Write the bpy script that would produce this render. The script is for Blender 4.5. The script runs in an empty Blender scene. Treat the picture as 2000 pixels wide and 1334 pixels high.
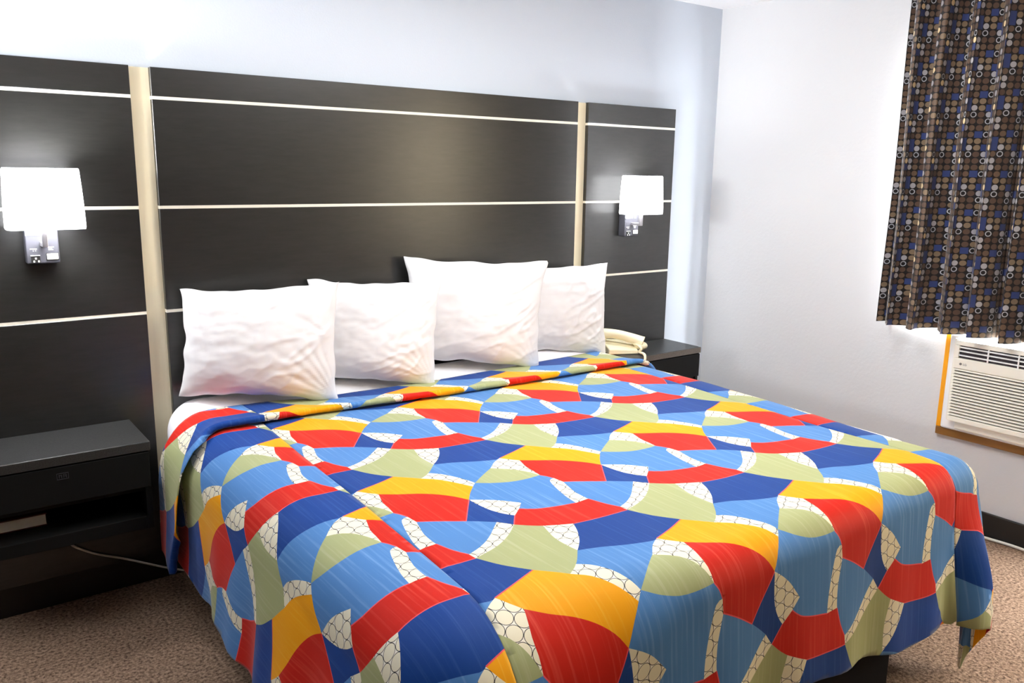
import bpy, bmesh, math, random
import numpy as np
from mathutils import Vector, Matrix, noise, geometry

C = bpy.context.scene.collection
PI = math.pi
random.seed(7)

# ------------------------------------------------------------------ camera
sc = bpy.context.scene
cam_d = bpy.data.cameras.new('camera'); cam = bpy.data.objects.new('camera', cam_d); C.objects.link(cam)
YAW, PIT, ROL, FPX = math.radians(36.542), math.radians(-11.5825), math.radians(0.8663), 1617.96
cy_, sy_, cp_, sp_ = math.cos(YAW), math.sin(YAW), math.cos(PIT), math.sin(PIT)
fwd = Vector((sy_*cp_, cy_*cp_, sp_)); rgt = Vector((cy_, -sy_, 0)); upv = rgt.cross(fwd)
r2 = rgt*math.cos(ROL) + upv*math.sin(ROL); u2 = -rgt*math.sin(ROL) + upv*math.cos(ROL)
CAM = Vector((-0.759, -3.170, 1.5537))
m = Matrix((r2, u2, -fwd)).transposed().to_4x4(); m.translation = CAM
cam.matrix_world = m
cam_d.sensor_fit = 'HORIZONTAL'; cam_d.sensor_width = 36.0; cam_d.lens = FPX/2000*36.0
cam_d.clip_start = 0.05
sc.camera = cam

def ray(U, V):
    return fwd + r2*((U-1000)/FPX) - u2*((V-667)/FPX)
def on_y(U, V, y):
    d = ray(U, V); return CAM + d*((y-CAM.y)/d.y)

# ------------------------------------------------------------------ world, lights, exposure
w = bpy.data.worlds.new('world'); sc.world = w; w.use_nodes = True
bg = w.node_tree.nodes['Background']; bg.inputs[0].default_value = (0.80, 0.90, 1.0, 1); bg.inputs[1].default_value = 1.0
sc.view_settings.view_transform = 'Standard'; sc.view_settings.look = 'None'
sc.view_settings.exposure = 0.44; sc.view_settings.gamma = 1.0; sc.view_settings.use_curve_mapping = False

def area_light(name, loc, direction, sx, sy, power, col):
    d = bpy.data.lights.new(name, 'AREA'); d.shape = 'RECTANGLE'; d.size = sx; d.size_y = sy
    d.energy = power; d.color = col
    o = bpy.data.objects.new(name, d); C.objects.link(o); o.location = loc
    o.rotation_euler = Vector(direction).to_track_quat('-Z', 'Y').to_euler()
    return o
WX = 2.981                       # right wall
# daylight just outside the window in the right wall
area_light('window_daylight', (WX+0.30, -2.45, 1.55), (-1, 0, -0.45), 2.5, 1.25, 2800, (0.93, 0.96, 1.0))
# unseen overhead fill, added to brighten the bed top, pillows and right floor
area_light('overhead_fill', (1.2, -1.38, 2.41), (0, 0, -1), 0.9, 0.9, 29, (0.965, 0.985, 1.0))
# unseen fill added at the left to brighten the left drape and first pillow
fill_o = area_light('left_fill', (-2.35, -0.85, 1.75), (1, 0, 0.45), 0.9, 0.4, 44, (0.97, 0.985, 1.0)); fill_o.data.spread = math.radians(92)

# ------------------------------------------------------------------ node helpers
def mat(name):
    m = bpy.data.materials.new(name); m.use_nodes = True
    nt = m.node_tree; b = nt.nodes['Principled BSDF']
    return m, nt, b
def N(nt, t, **kw):
    n = nt.nodes.new(t)
    for k, v in kw.items(): setattr(n, k, v)
    return n
def link(nt, a, b): nt.links.new(a, b)
def S(nt, sock, v):
    if hasattr(v, 'is_linked') or hasattr(v, 'links'): nt.links.new(v, sock)
    else: sock.default_value = v
def math_n(nt, op, a, b=None, c=None):
    n = nt.nodes.new('ShaderNodeMath'); n.operation = op
    S(nt, n.inputs[0], a)
    if b is not None: S(nt, n.inputs[1], b)
    if c is not None: S(nt, n.inputs[2], c)
    return n.outputs[0]
def mixc(nt, f, a, b):
    n = nt.nodes.new('ShaderNodeMix'); n.data_type = 'RGBA'
    S(nt, n.inputs[0], f); S(nt, n.inputs[6], a); S(nt, n.inputs[7], b)
    return n.outputs[2]
def lin(r, g, b):
    f = lambda c: (c/255/12.92 if c/255 <= .04045 else ((c/255+.055)/1.055)**2.4)
    return (f(r), f(g), f(b), 1)
def noise_tex(nt, scale, detail=4, rough=.55, coord='Object', stretch=None):
    tc = N(nt, 'ShaderNodeTexCoord'); src = tc.outputs[coord]
    if stretch:
        mp = N(nt, 'ShaderNodeMapping'); mp.inputs['Scale'].default_value = stretch
        link(nt, src, mp.inputs[0]); src = mp.outputs[0]
    n = N(nt, 'ShaderNodeTexNoise'); n.inputs['Scale'].default_value = scale
    n.inputs['Detail'].default_value = detail; n.inputs['Roughness'].default_value = rough
    link(nt, src, n.inputs['Vector'])
    return n.outputs[0]
def bump(nt, b, h, strength, dist):
    bn = N(nt, 'ShaderNodeBump'); bn.inputs['Strength'].default_value = strength; bn.inputs['Distance'].default_value = dist
    link(nt, h, bn.inputs['Height']); link(nt, bn.outputs[0], b.inputs['Normal'])

def simple(name, col, rough=.5, metal=0, spec=.5, bumps=None, vary=None, sheen=0):
    m, nt, b = mat(name)
    b.inputs['Base Color'].default_value = col; b.inputs['Roughness'].default_value = rough
    b.inputs['Metallic'].default_value = metal; b.inputs['Specular IOR Level'].default_value = spec
    if sheen: b.inputs['Sheen Weight'].default_value = sheen; b.inputs['Sheen Roughness'].default_value = .4
    if vary:
        sc_, amt = vary[:2]; st = vary[2] if len(vary) > 2 else None
        n = noise_tex(nt, sc_, stretch=st)
        dark = tuple(c*(1-amt) for c in col[:3])+(1,)
        lt = tuple(min(1, c*(1+amt)) for c in col[:3])+(1,)
        rmp = N(nt, 'ShaderNodeValToRGB'); rmp.color_ramp.elements[0].position = .3; rmp.color_ramp.elements[1].position = .7
        rmp.color_ramp.elements[0].color = dark; rmp.color_ramp.elements[1].color = lt
        link(nt, n, rmp.inputs[0]); link(nt, rmp.outputs[0], b.inputs['Base Color'])
    if bumps:
        for (s_, st_, d_) in [bumps]:
            bump(nt, b, noise_tex(nt, s_, 5), st_, d_)
    return m

M = {}
M['wall_blue'] = simple('wall_paint_blue_grey', lin(203, 211, 221), .55, bumps=(140, .25, .002))
M['wall_white'] = simple('wall_paint_white', lin(214, 215, 216), .45, bumps=(60, .35, .003))
M['wall_far'] = simple('dark_unseen_wall', lin(52, 43, 36), .7)  # unseen walls darkened to cut bounce and headboard reflections
M['ceiling'] = simple('ceiling_paint', lin(245, 246, 248), .8, bumps=(200, .3, .002))
M['baseboard'] = simple('black_vinyl', lin(30, 28, 26), .45)
M['board'] = simple('black_laminate', (0.009, 0.0087, 0.0076, 1), .48, spec=.25, vary=(14, .25, (1, 1, 6)), bumps=(900, .05, .0005))
M['inlay'] = simple('ivory_inlay', lin(236, 230, 214), .4)
M['strip'] = simple('brushed_champagne_strip', lin(240, 228, 196), .38, vary=(30, .06, (1, 1, .03)))
M['night'] = simple('black_speckled_laminate', (0.026, 0.026, 0.025, 1), .42, spec=.5, vary=(260, .7))
M['nightfront'] = simple('black_front', (0.006, 0.0058, 0.0055, 1), .6, spec=.15)
M['nightedge'] = simple('grey_edge_band', lin(92, 84, 76), .5, vary=(260, .3))
M['sheet'] = simple('white_cotton', lin(247, 245, 248), .8, bumps=(60, .15, .004), sheen=.1)
M['pillow'] = simple('white_pillowcase', lin(233, 231, 231), .85, bumps=(1200, .1, .0006), sheen=.1)
M['chrome'] = simple('brushed_nickel', lin(176, 174, 176), .32, metal=.9)
M['nickel_box'] = simple('grey_metal_box', lin(66, 66, 72), .5, metal=.2)
M['black'] = simple('black_plastic', lin(22, 21, 20), .5)
M['white_plastic'] = simple('white_plastic', lin(242, 240, 236), .4)
M['blue_print'] = simple('dark_blue_print', lin(30, 30, 120), .5)
M['beige'] = simple('ivory_plastic', lin(250, 240, 204), .35)
M['ac'] = simple('cream_plastic', lin(238, 233, 218), .45)
M['ac_white'] = simple('white_appliance_plastic', lin(240, 240, 238), .45)
M['ac_dark'] = simple('dark_vent', lin(52, 42, 48), .6)
M['logo'] = simple('grey_logo', lin(120, 116, 112), .4)
M['wood'] = simple('orange_varnished_wood', lin(238, 160, 18), .35, vary=(9, .18, (1, 1, .08)))
M['wood_dark'] = simple('brown_varnished_wood', lin(134, 92, 38), .4, vary=(9, .25, (1, .08, 1)))
M['cord'] = simple('white_cord', lin(232, 228, 218), .5)
M['base'] = simple('black_bed_base', (0.006, 0.006, 0.006, 1), .7, spec=.1)
M['boxspring'] = simple('box_spring_ticking', lin(150, 150, 152), .9, vary=(40, .08))
M['paper'] = simple('page_block', lin(255, 250, 240), .8, vary=(20, .04, (1, 1, 60)))
M['bookcover'] = simple('dark_red_cover', lin(78, 14, 10), .5)
M['bounce_lining'] = simple('white_bounce_lining', lin(238, 236, 232), .9)  # unseen white backing, added to bounce daylight onto the wall below

m, nt, b = mat('tan_streak_sheer'); nt.nodes.remove(b); tl = N(nt, 'ShaderNodeBsdfTranslucent'); tl.inputs[0].default_value = (.044, .036, .023, 1)  # added cloth, glows tan to put a streak in the headboard
df = N(nt, 'ShaderNodeBsdfDiffuse'); df.inputs[0].default_value = (.3, .27, .22, 1); ad = N(nt, 'ShaderNodeAddShader')
link(nt, tl.outputs[0], ad.inputs[0]); link(nt, df.outputs[0], ad.inputs[1]); link(nt, ad.outputs[0], nt.nodes['Material Output'].inputs[0]); M['streak_sheer'] = m
nb = M['board'].node_tree.nodes['Principled BSDF']; nb.inputs['Coat Weight'].default_value = .85; nb.inputs['Coat Roughness'].default_value = .27; nb.inputs['Coat IOR'].default_value = 1.65
# carpet
m, nt, b = mat('brown_carpet')
n1 = noise_tex(nt, 95, 5, .65); n2 = noise_tex(nt, 6, 3)
rmp = N(nt, 'ShaderNodeValToRGB'); rmp.color_ramp.elements[0].position = .33; rmp.color_ramp.elements[1].position = .66
rmp.color_ramp.elements[0].color = lin(66, 46, 34); rmp.color_ramp.elements[1].color = lin(206, 174, 148)
link(nt, n1, rmp.inputs[0])
link(nt, mixc(nt, math_n(nt, 'MULTIPLY', n2, .35), rmp.outputs[0], lin(112, 88, 70)), b.inputs['Base Color'])
b.inputs['Roughness'].default_value = .95; b.inputs['Specular IOR Level'].default_value = .1
bump(nt, b, n1, 1.0, .012)
M['carpet'] = m
# lamp shade (glowing fabric) and bulb
m, nt, b = mat('glowing_lamp_shade')
b.inputs['Base Color'].default_value = (.95, .95, .97, 1); b.inputs['Roughness'].default_value = .8
b.inputs['Emission Color'].default_value = (.97, .98, 1, 1); b.inputs['Emission Strength'].default_value = 5.0
M['shade'] = m
m, nt, b = mat('lit_bulb'); b.inputs['Emission Color'].default_value = (.95, .97, 1, 1); b.inputs['Emission Strength'].default_value = 40
M['bulb'] = m
m, nt, b = mat('window_glass'); 
nt.nodes.remove(b); tr = N(nt, 'ShaderNodeBsdfTransparent'); gl = N(nt, 'ShaderNodeBsdfGlossy'); gl.inputs['Roughness'].default_value = .02
mx = N(nt, 'ShaderNodeMixShader'); mx.inputs[0].default_value = .07; link(nt, tr.outputs[0], mx.inputs[1]); link(nt, gl.outputs[0], mx.inputs[2])
link(nt, mx.outputs[0], nt.nodes['Material Output'].inputs[0])
M['glass'] = m

# bedspread fabrics
def fabric(name, col, streak, light):
    m, nt, b = mat(name)
    tc = N(nt, 'ShaderNodeTexCoord')
    mp = N(nt, 'ShaderNodeMapping'); mp.inputs['Scale'].default_value = (105, 2.2, 1); link(nt, tc.outputs['UV'], mp.inputs[0])
    n = N(nt, 'ShaderNodeTexNoise'); n.inputs['Scale'].default_value = 1; n.inputs['Detail'].default_value = 5; n.inputs['Roughness'].default_value = .6
    link(nt, mp.outputs[0], n.inputs['Vector'])
    r = N(nt, 'ShaderNodeValToRGB'); r.color_ramp.elements[0].position = .52; r.color_ramp.elements[1].position = .76
    link(nt, n.outputs[0], r.inputs[0])
    mp2 = N(nt, 'ShaderNodeMapping'); mp2.inputs['Scale'].default_value = (7, 5, 1); link(nt, tc.outputs['UV'], mp2.inputs[0])
    n2 = N(nt, 'ShaderNodeTexNoise'); n2.inputs['Scale'].default_value = 1; link(nt, mp2.outputs[0], n2.inputs['Vector'])
    c1 = mixc(nt, math_n(nt, 'MULTIPLY', r.outputs[0], streak*1.5), col, light)
    dk = tuple(c*.86 for c in col[:3])+(1,)
    c2 = mixc(nt, math_n(nt, 'MULTIPLY', n2.outputs[0], .45), c1, dk)
    link(nt, c2, b.inputs['Base Color'])
    b.inputs['Roughness'].default_value = .62; b.inputs['Specular IOR Level'].default_value = .16
    b.inputs['Sheen Weight'].default_value = .17; b.inputs['Sheen Roughness'].default_value = .32; b.inputs['Sheen Tint'].default_value = (1, .98, .97, 1)
    bump(nt, b, n.outputs[0], .10, .0015)
    return m
F = {}
F['yellow'] = fabric('yellow_fabric', lin(246, 166, 4), .35, lin(255, 216, 90))
F['red'] = fabric('red_fabric', lin(204, 30, 14), .40, lin(238, 104, 84))
F['blue'] = fabric('light_blue_fabric', lin(82, 134, 196), .45, lin(150, 188, 232))
F['navy'] = fabric('navy_fabric', lin(18, 64, 140), .35, lin(72, 112, 180))
F['green'] = fabric('pale_green_fabric', lin(170, 175, 126), .35, lin(210, 212, 176))
F['pink'] = fabric('pink_edge_fabric', lin(236, 88, 96), .2, lin(244, 130, 130))
# white fabric printed with columns of rings
m, nt, b = mat('ring_print_fabric')
tc = N(nt, 'ShaderNodeTexCoord'); sep = N(nt, 'ShaderNodeSeparateXYZ'); link(nt, tc.outputs['UV'], sep.inputs[0])
RX, RY = .034, .039                      # ring column pitch and row pitch
ux = math_n(nt, 'DIVIDE', sep.outputs[0], RX)
col_i = math_n(nt, 'FLOOR', ux)
half = math_n(nt, 'MULTIPLY', math_n(nt, 'MODULO', math_n(nt, 'ADD', col_i, 1000), 2), .5)
vy = math_n(nt, 'ADD', math_n(nt, 'DIVIDE', sep.outputs[1], RY), half)
def ring_dist(du):
    # ellipse centred in column (col_i+du); its row is staggered by half a pitch
    fx = math_n(nt, 'SUBTRACT', math_n(nt, 'SUBTRACT', ux, col_i), .5+du)
    h = 0 if du == 0 else .5
    fy = math_n(nt, 'SUBTRACT', math_n(nt, 'FRACT', math_n(nt, 'ADD', vy, h)), .5)
    sx_ = math_n(nt, 'DIVIDE', fx, .60); sy2 = math_n(nt, 'DIVIDE', fy, .50)
    return math_n(nt, 'SQRT', math_n(nt, 'ADD', math_n(nt, 'MULTIPLY', sx_, sx_), math_n(nt, 'MULTIPLY', sy2, sy2)))
d = [ring_dist(0), ring_dist(1), ring_dist(-1)]
lines = [math_n(nt, 'LESS_THAN', math_n(nt, 'ABSOLUTE', math_n(nt, 'SUBTRACT', q, .94)), .038) for q in d]
ring = math_n(nt, 'MAXIMUM', lines[0], math_n(nt, 'MAXIMUM', lines[1], lines[2]))
ins = math_n(nt, 'LESS_THAN', math_n(nt, 'MINIMUM', d[0], math_n(nt, 'MINIMUM', d[1], d[2])), .93)
c1 = mixc(nt, math_n(nt, 'MULTIPLY', ins, .8), lin(246, 241, 226), lin(238, 229, 200))
link(nt, mixc(nt, ring, c1, lin(38, 34, 30)), b.inputs['Base Color'])
b.inputs['Roughness'].default_value = .65; b.inputs['Sheen Weight'].default_value = .17; b.inputs['Sheen Roughness'].default_value = .32; b.inputs['Sheen Tint'].default_value = (1, .98, .97, 1)
F['white'] = m

# curtain fabric : rows and columns of dots
m, nt, b = mat('dotted_curtain_fabric')
tc = N(nt, 'ShaderNodeTexCoord'); sep = N(nt, 'ShaderNodeSeparateXYZ'); link(nt, tc.outputs['UV'], sep.inputs[0])
P_ = .0265
gx = math_n(nt, 'DIVIDE', sep.outputs[0], P_); gy = math_n(nt, 'DIVIDE', sep.outputs[1], P_)
cx = math_n(nt, 'FLOOR', gx); cyy = math_n(nt, 'FLOOR', gy)
fx = math_n(nt, 'SUBTRACT', math_n(nt, 'SUBTRACT', gx, cx), .5); fy = math_n(nt, 'SUBTRACT', math_n(nt, 'SUBTRACT', gy, cyy), .5)
dist = math_n(nt, 'SQRT', math_n(nt, 'ADD', math_n(nt, 'MULTIPLY', fx, fx), math_n(nt, 'MULTIPLY', fy, fy)))
comb = N(nt, 'ShaderNodeCombineXYZ'); link(nt, math_n(nt, 'MODULO', math_n(nt, 'ADD', cx, 900), 9), comb.inputs[0])
link(nt, math_n(nt, 'MODULO', math_n(nt, 'ADD', cyy, 900), 6), comb.inputs[1])
wn = N(nt, 'ShaderNodeTexWhiteNoise', noise_dimensions='3D'); link(nt, comb.outputs[0], wn.inputs['Vector'])
rmp = N(nt, 'ShaderNodeValToRGB'); rmp.color_ramp.interpolation = 'CONSTANT'
els = [(0, (88, 66, 52)), (.36, (104, 82, 64)), (.50, (128, 108, 84)), (.62, (48, 62, 112)), (.68, (172, 168, 170)), (.79, (240, 214, 164)), (.92, (180, 180, 184))]
e = rmp.color_ramp.elements; e[0].position = 0; e[0].color = lin(*els[0][1]); e[1].position = els[1][0]; e[1].color = lin(*els[1][1])
for p, c in els[2:]:
    q = e.new(p); q.color = lin(*c)
link(nt, wn.outputs['Value'], rmp.inputs[0])
is_ring = math_n(nt, 'GREATER_THAN', wn.outputs['Value'], .90)
disc = math_n(nt, 'LESS_THAN', dist, .43)
hole = math_n(nt, 'MULTIPLY', is_ring, math_n(nt, 'LESS_THAN', dist, .30))
maskd = math_n(nt, 'SUBTRACT', disc, hole)
sq = math_n(nt, 'MULTIPLY', math_n(nt, 'GREATER_THAN', wn.outputs['Value'], .62), math_n(nt, 'LESS_THAN', wn.outputs['Value'], .68))
maskd = math_n(nt, 'MAXIMUM', maskd, sq)
link(nt, mixc(nt, maskd, lin(22, 17, 14), rmp.outputs[0]), b.inputs['Base Color'])
b.inputs['Roughness'].default_value = .6; b.inputs['Sheen Weight'].default_value = .15
M['curtain'] = m

# ------------------------------------------------------------------ mesh helpers
def box(bm, x0, x1, y0, y1, z0, z1, bev=0, seg=2, mi=0):
    vs = [bm.verts.new((x, y, z)) for x in (x0, x1) for y in (y0, y1) for z in (z0, z1)]
    idx = [(0, 1, 3, 2), (4, 6, 7, 5), (0, 4, 5, 1), (2, 3, 7, 6), (0, 2, 6, 4), (1, 5, 7, 3)]
    fs = [bm.faces.new([vs[i] for i in q]) for q in idx]
    for f in fs: f.material_index = mi
    if bev:
        es = {e for f in fs for e in f.edges}
        r = bmesh.ops.bevel(bm, geom=list(es), offset=bev, segments=seg, profile=.5, affect='EDGES')
        for f in r['faces']: f.material_index = mi
    return bm
def tube(bm, pts, r, n=10, mi=0, cap=True):
    pts = [Vector(p) for p in pts]; rings = []; prev = None
    for i, p in enumerate(pts):
        t = (pts[min(i+1, len(pts)-1)] - pts[max(i-1, 0)]).normalized()
        a = prev if prev is not None else (Vector((0, 0, 1)) if abs(t.z) < .9 else Vector((1, 0, 0)))
        b_ = (a - t*a.dot(t)).normalized(); prev = b_; c_ = t.cross(b_)
        rr = r[i] if isinstance(r, (list, tuple)) else r
        rings.append([bm.verts.new(p + b_*rr*math.cos(2*PI*k/n) + c_*rr*math.sin(2*PI*k/n)) for k in range(n)])
    for a, b_ in zip(rings, rings[1:]):
        for k in range(n):
            f = bm.faces.new((a[k], a[(k+1) % n], b_[(k+1) % n], b_[k])); f.smooth = True; f.material_index = mi
    if cap:
        bm.faces.new(rings[0][::-1]); bm.faces.new(rings[-1])
    return bm
def spline(pts, sub=8):
    pts = [Vector(p) for p in pts]; out = []
    for i in range(len(pts)-1):
        p0, p1, p2, p3 = pts[max(i-1, 0)], pts[i], pts[i+1], pts[min(i+2, len(pts)-1)]
        for k in range(sub):
            t = k/sub
            out.append(.5*((2*p1)+(p2-p0)*t+(2*p0-5*p1+4*p2-p3)*t*t+(3*p1-p0-3*p2+p3)*t**3))
    out.append(pts[-1]); return out
def obj(name, bm, mats, parent=None, smooth=False, mod=None):
    me = bpy.data.meshes.new(name)
    bmesh.ops.recalc_face_normals(bm, faces=bm.faces) if smooth != 'keep' else None
    bm.to_mesh(me); bm.free()
    for q in (mats if isinstance(mats, (list, tuple)) else [mats]): me.materials.append(q)
    if smooth:
        for p in me.polygons: p.use_smooth = True
    o = bpy.data.objects.new(name, me); C.objects.link(o)
    if parent is not None:
        o.parent = parent; o.matrix_parent_inverse = Matrix.Translation(-parent.location) if parent.location.length else Matrix()
    return o
def B(): return bmesh.new()
def thing(name, label, cat, loc=(0, 0, 0), group=None):
    o = bpy.data.objects.new(name, None); C.objects.link(o); o.location = loc; o.empty_display_size = .1
    o['label'] = label; o['category'] = cat
    if group: o['group'] = group
    return o
def tag(o, label, cat, group=None):
    o['label'] = label; o['category'] = cat
    if group: o['group'] = group
    return o
def struct(name, bm, m):
    o = obj(name, bm, m); o['kind'] = 'structure'; return o

# ------------------------------------------------------------------ room shell
XL, YF, H = -2.4, -4.6, 2.434
struct('floor', box(B(), XL-.1, WX+.1, YF-.1, .1, -.1, 0), M['carpet'])
struct('ceiling', box(B(), XL-.1, WX+.1, YF-.1, .1, H, H+.1), M['ceiling'])
struct('wall_back', box(B(), XL-.1, WX+.1, 0, .1, 0, H), M['wall_blue'])
struct('wall_left', box(B(), XL-.1, XL, YF, 0, 0, H), M['wall_far'])
struct('wall_front', box(B(), XL-.1, WX+.1, YF-.1, YF, 0, H), M['wall_far'])
WY0, WY1, WZ0, WZ1 = -3.50, -1.22, .905, 2.12       # window opening
bm = B()
box(bm, WX, WX+.12, YF, WY0, 0, H); box(bm, WX, WX+.12, WY1, 0, 0, H)
box(bm, WX, WX+.12, WY0, WY1, 0, WZ0); box(bm, WX, WX+.12, WY0, WY1, WZ1, H)
struct('wall_right', bm, M['wall_white'])
bm = B(); box(bm, WX-.012, WX, YF, -.002, 0, .112, .004); struct('baseboard_right', bm, M['baseboard'])
bm = B(); box(bm, XL, WX-.014, -.012, 0, 0, .112, .004); struct('baseboard_back', bm, M['baseboard'])
bm = B()
for (a0, a1, b0, b1) in ((WY0, WY1, WZ0, WZ0+.04), (WY0, WY1, WZ1-.04, WZ1), (WY0, WY0+.04, WZ0, WZ1), (WY1-.04, WY1, WZ0, WZ1), (-2.17, -2.13, WZ0, WZ1)):
    box(bm, WX+.05, WX+.09, a0, a1, b0, b1)
win = struct('window_1', bm, M['ac_white'])
bm = B(); box(bm, WX+.068, WX+.072, WY0+.04, WY1-.04, WZ0+.04, WZ1-.04)
obj('pane', bm, M['glass'], win)

# ------------------------------------------------------------------ headboard wall panel
PY = -.030                       # face of the panels
hb = thing('headboard', 'tall black panelled headboard with pale lines covering the wall behind the bed', 'headboard')
L0, R0, R1, RE, ZT = -.068, 1.945, 2.0105, 2.6253, 1.889
LE = L0-(RE-R1)
ZL = (1.787, 1.411, 1.0373)
def panel(name, x0, x1, par):
    bm = B(); g = .0055
    zs = [ZT]+[z for z in ZL]+[.115]
    for i in range(len(zs)-1):
        top = zs[i]-(g if i else 0); bot = zs[i+1]+(g if i < len(zs)-2 else 0)
        box(bm, x0, x1, PY, -.002, bot, top, .0012, 1)
    p = obj(name, bm, M['board'], par)
    for z in ZL:
        bm = B(); box(bm, x0, x1, PY+.001, -.004, z-g, z+g); obj('inlay_line', bm, M['inlay'], p)
    return p
panel('side_panel', LE, L0, hb)
panel('center_panel', .0, R0, hb)
panel('side_panel', R1, RE, hb)
for (x0, x1) in ((L0+.0005, -.0005), (R0+.0005, R1-.0005)):
    bm = B(); box(bm, x0, x1, -.010, -.0015, .115, ZT-.002); obj('metal_strip', bm, M['strip'], hb)

# ------------------------------------------------------------------ nightstands
def nightstand(x0, x1, yf, zt, label):
    t = thing('nightstand', label, 'nightstand', ((x0+x1)/2, -.17, .34), 'wall-hung nightstands')
    zb = .345; th = .022; bk = PY-.002
    bm = B(); box(bm, x0, x1, yf, bk, zt-.032, zt, .003)
    obj('top', bm, M['night'], t)
    bm = B(); box(bm, x0+.002, x1-.002, yf-.0015, yf+.001, zt-.03, zt-.002); obj('edge_band', bm, M['nightedge' if x0 > 0 else 'night'], t)
    bm = B()
    box(bm, x0+.004, x0+th, yf+.01, bk, zb, zt-.0325); box(bm, x1-th, x1-.004, yf+.01, bk, zb, zt-.0325)
    box(bm, x0+th+.001, x1-th-.001, yf+.012, bk, zb, .390, .002); box(bm, x0+th+.001, x1-th-.001, yf+.02, bk, .480, .497)
    box(bm, x0+th+.001, x1-th-.001, bk-.012, bk, zb+th, zt-.033)
    obj('case', bm, M['nightfront'], t)
    bm = B(); box(bm, x0+.006, x1-.006, yf, yf+.018, .497, zt-.036, .002)
    d_ = obj('drawer', bm, M['nightfront'], t)
    if x0 > 0: return t
    xc = (x0+x1)/2; bm = B()
    zc = .588
    for (a, b_, c_, e_) in ((-.017, .017, .009, .0105), (-.017, .017, -.0105, -.009), (-.017, -.0155, -.0105, .0105), (.0155, .017, -.0105, .0105),
                            (-.011, -.009, -.006, .006), (-.011, -.002, .002, .0035), (-.004, -.002, -.006, .0035), (.002, .004, -.006, .006), (.002, .011, .0045, .006), (.009, .011, -.006, .006), (.002, .011, -.001, .0005)):
        box(bm, xc+a, xc+b_, yf-.0012, yf, zc+c_, zc+e_)
    obj('emblem', bm, M['nickel_box'], d_)
    return t
nightstand(-.685, -.155, -.333, .655, 'black wall-hung nightstand on the left with a book in its open shelf')
nightstand(2.10, 2.622, -.300, .655, 'black wall-hung nightstand by the corner with the ivory telephone on it')

bk = thing('book', 'white-edged book with dark red cover lying in the left nightstand shelf', 'book', (-.54, -.25, .3905))
bm = B(); box(bm, -.645, -.4665, -.214, -.09, .3945, .4285); obj('pages', bm, M['paper'], bk)
bm = B(); box(bm, -.65, -.463, -.217, -.085, .429, .433, .001); box(bm, -.65, -.463, -.217, -.085, .3905, .394, .001); box(bm, -.65, -.6455, -.217, -.085, .394, .429)
obj('cover', bm, M['bookcover'], bk)

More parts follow.
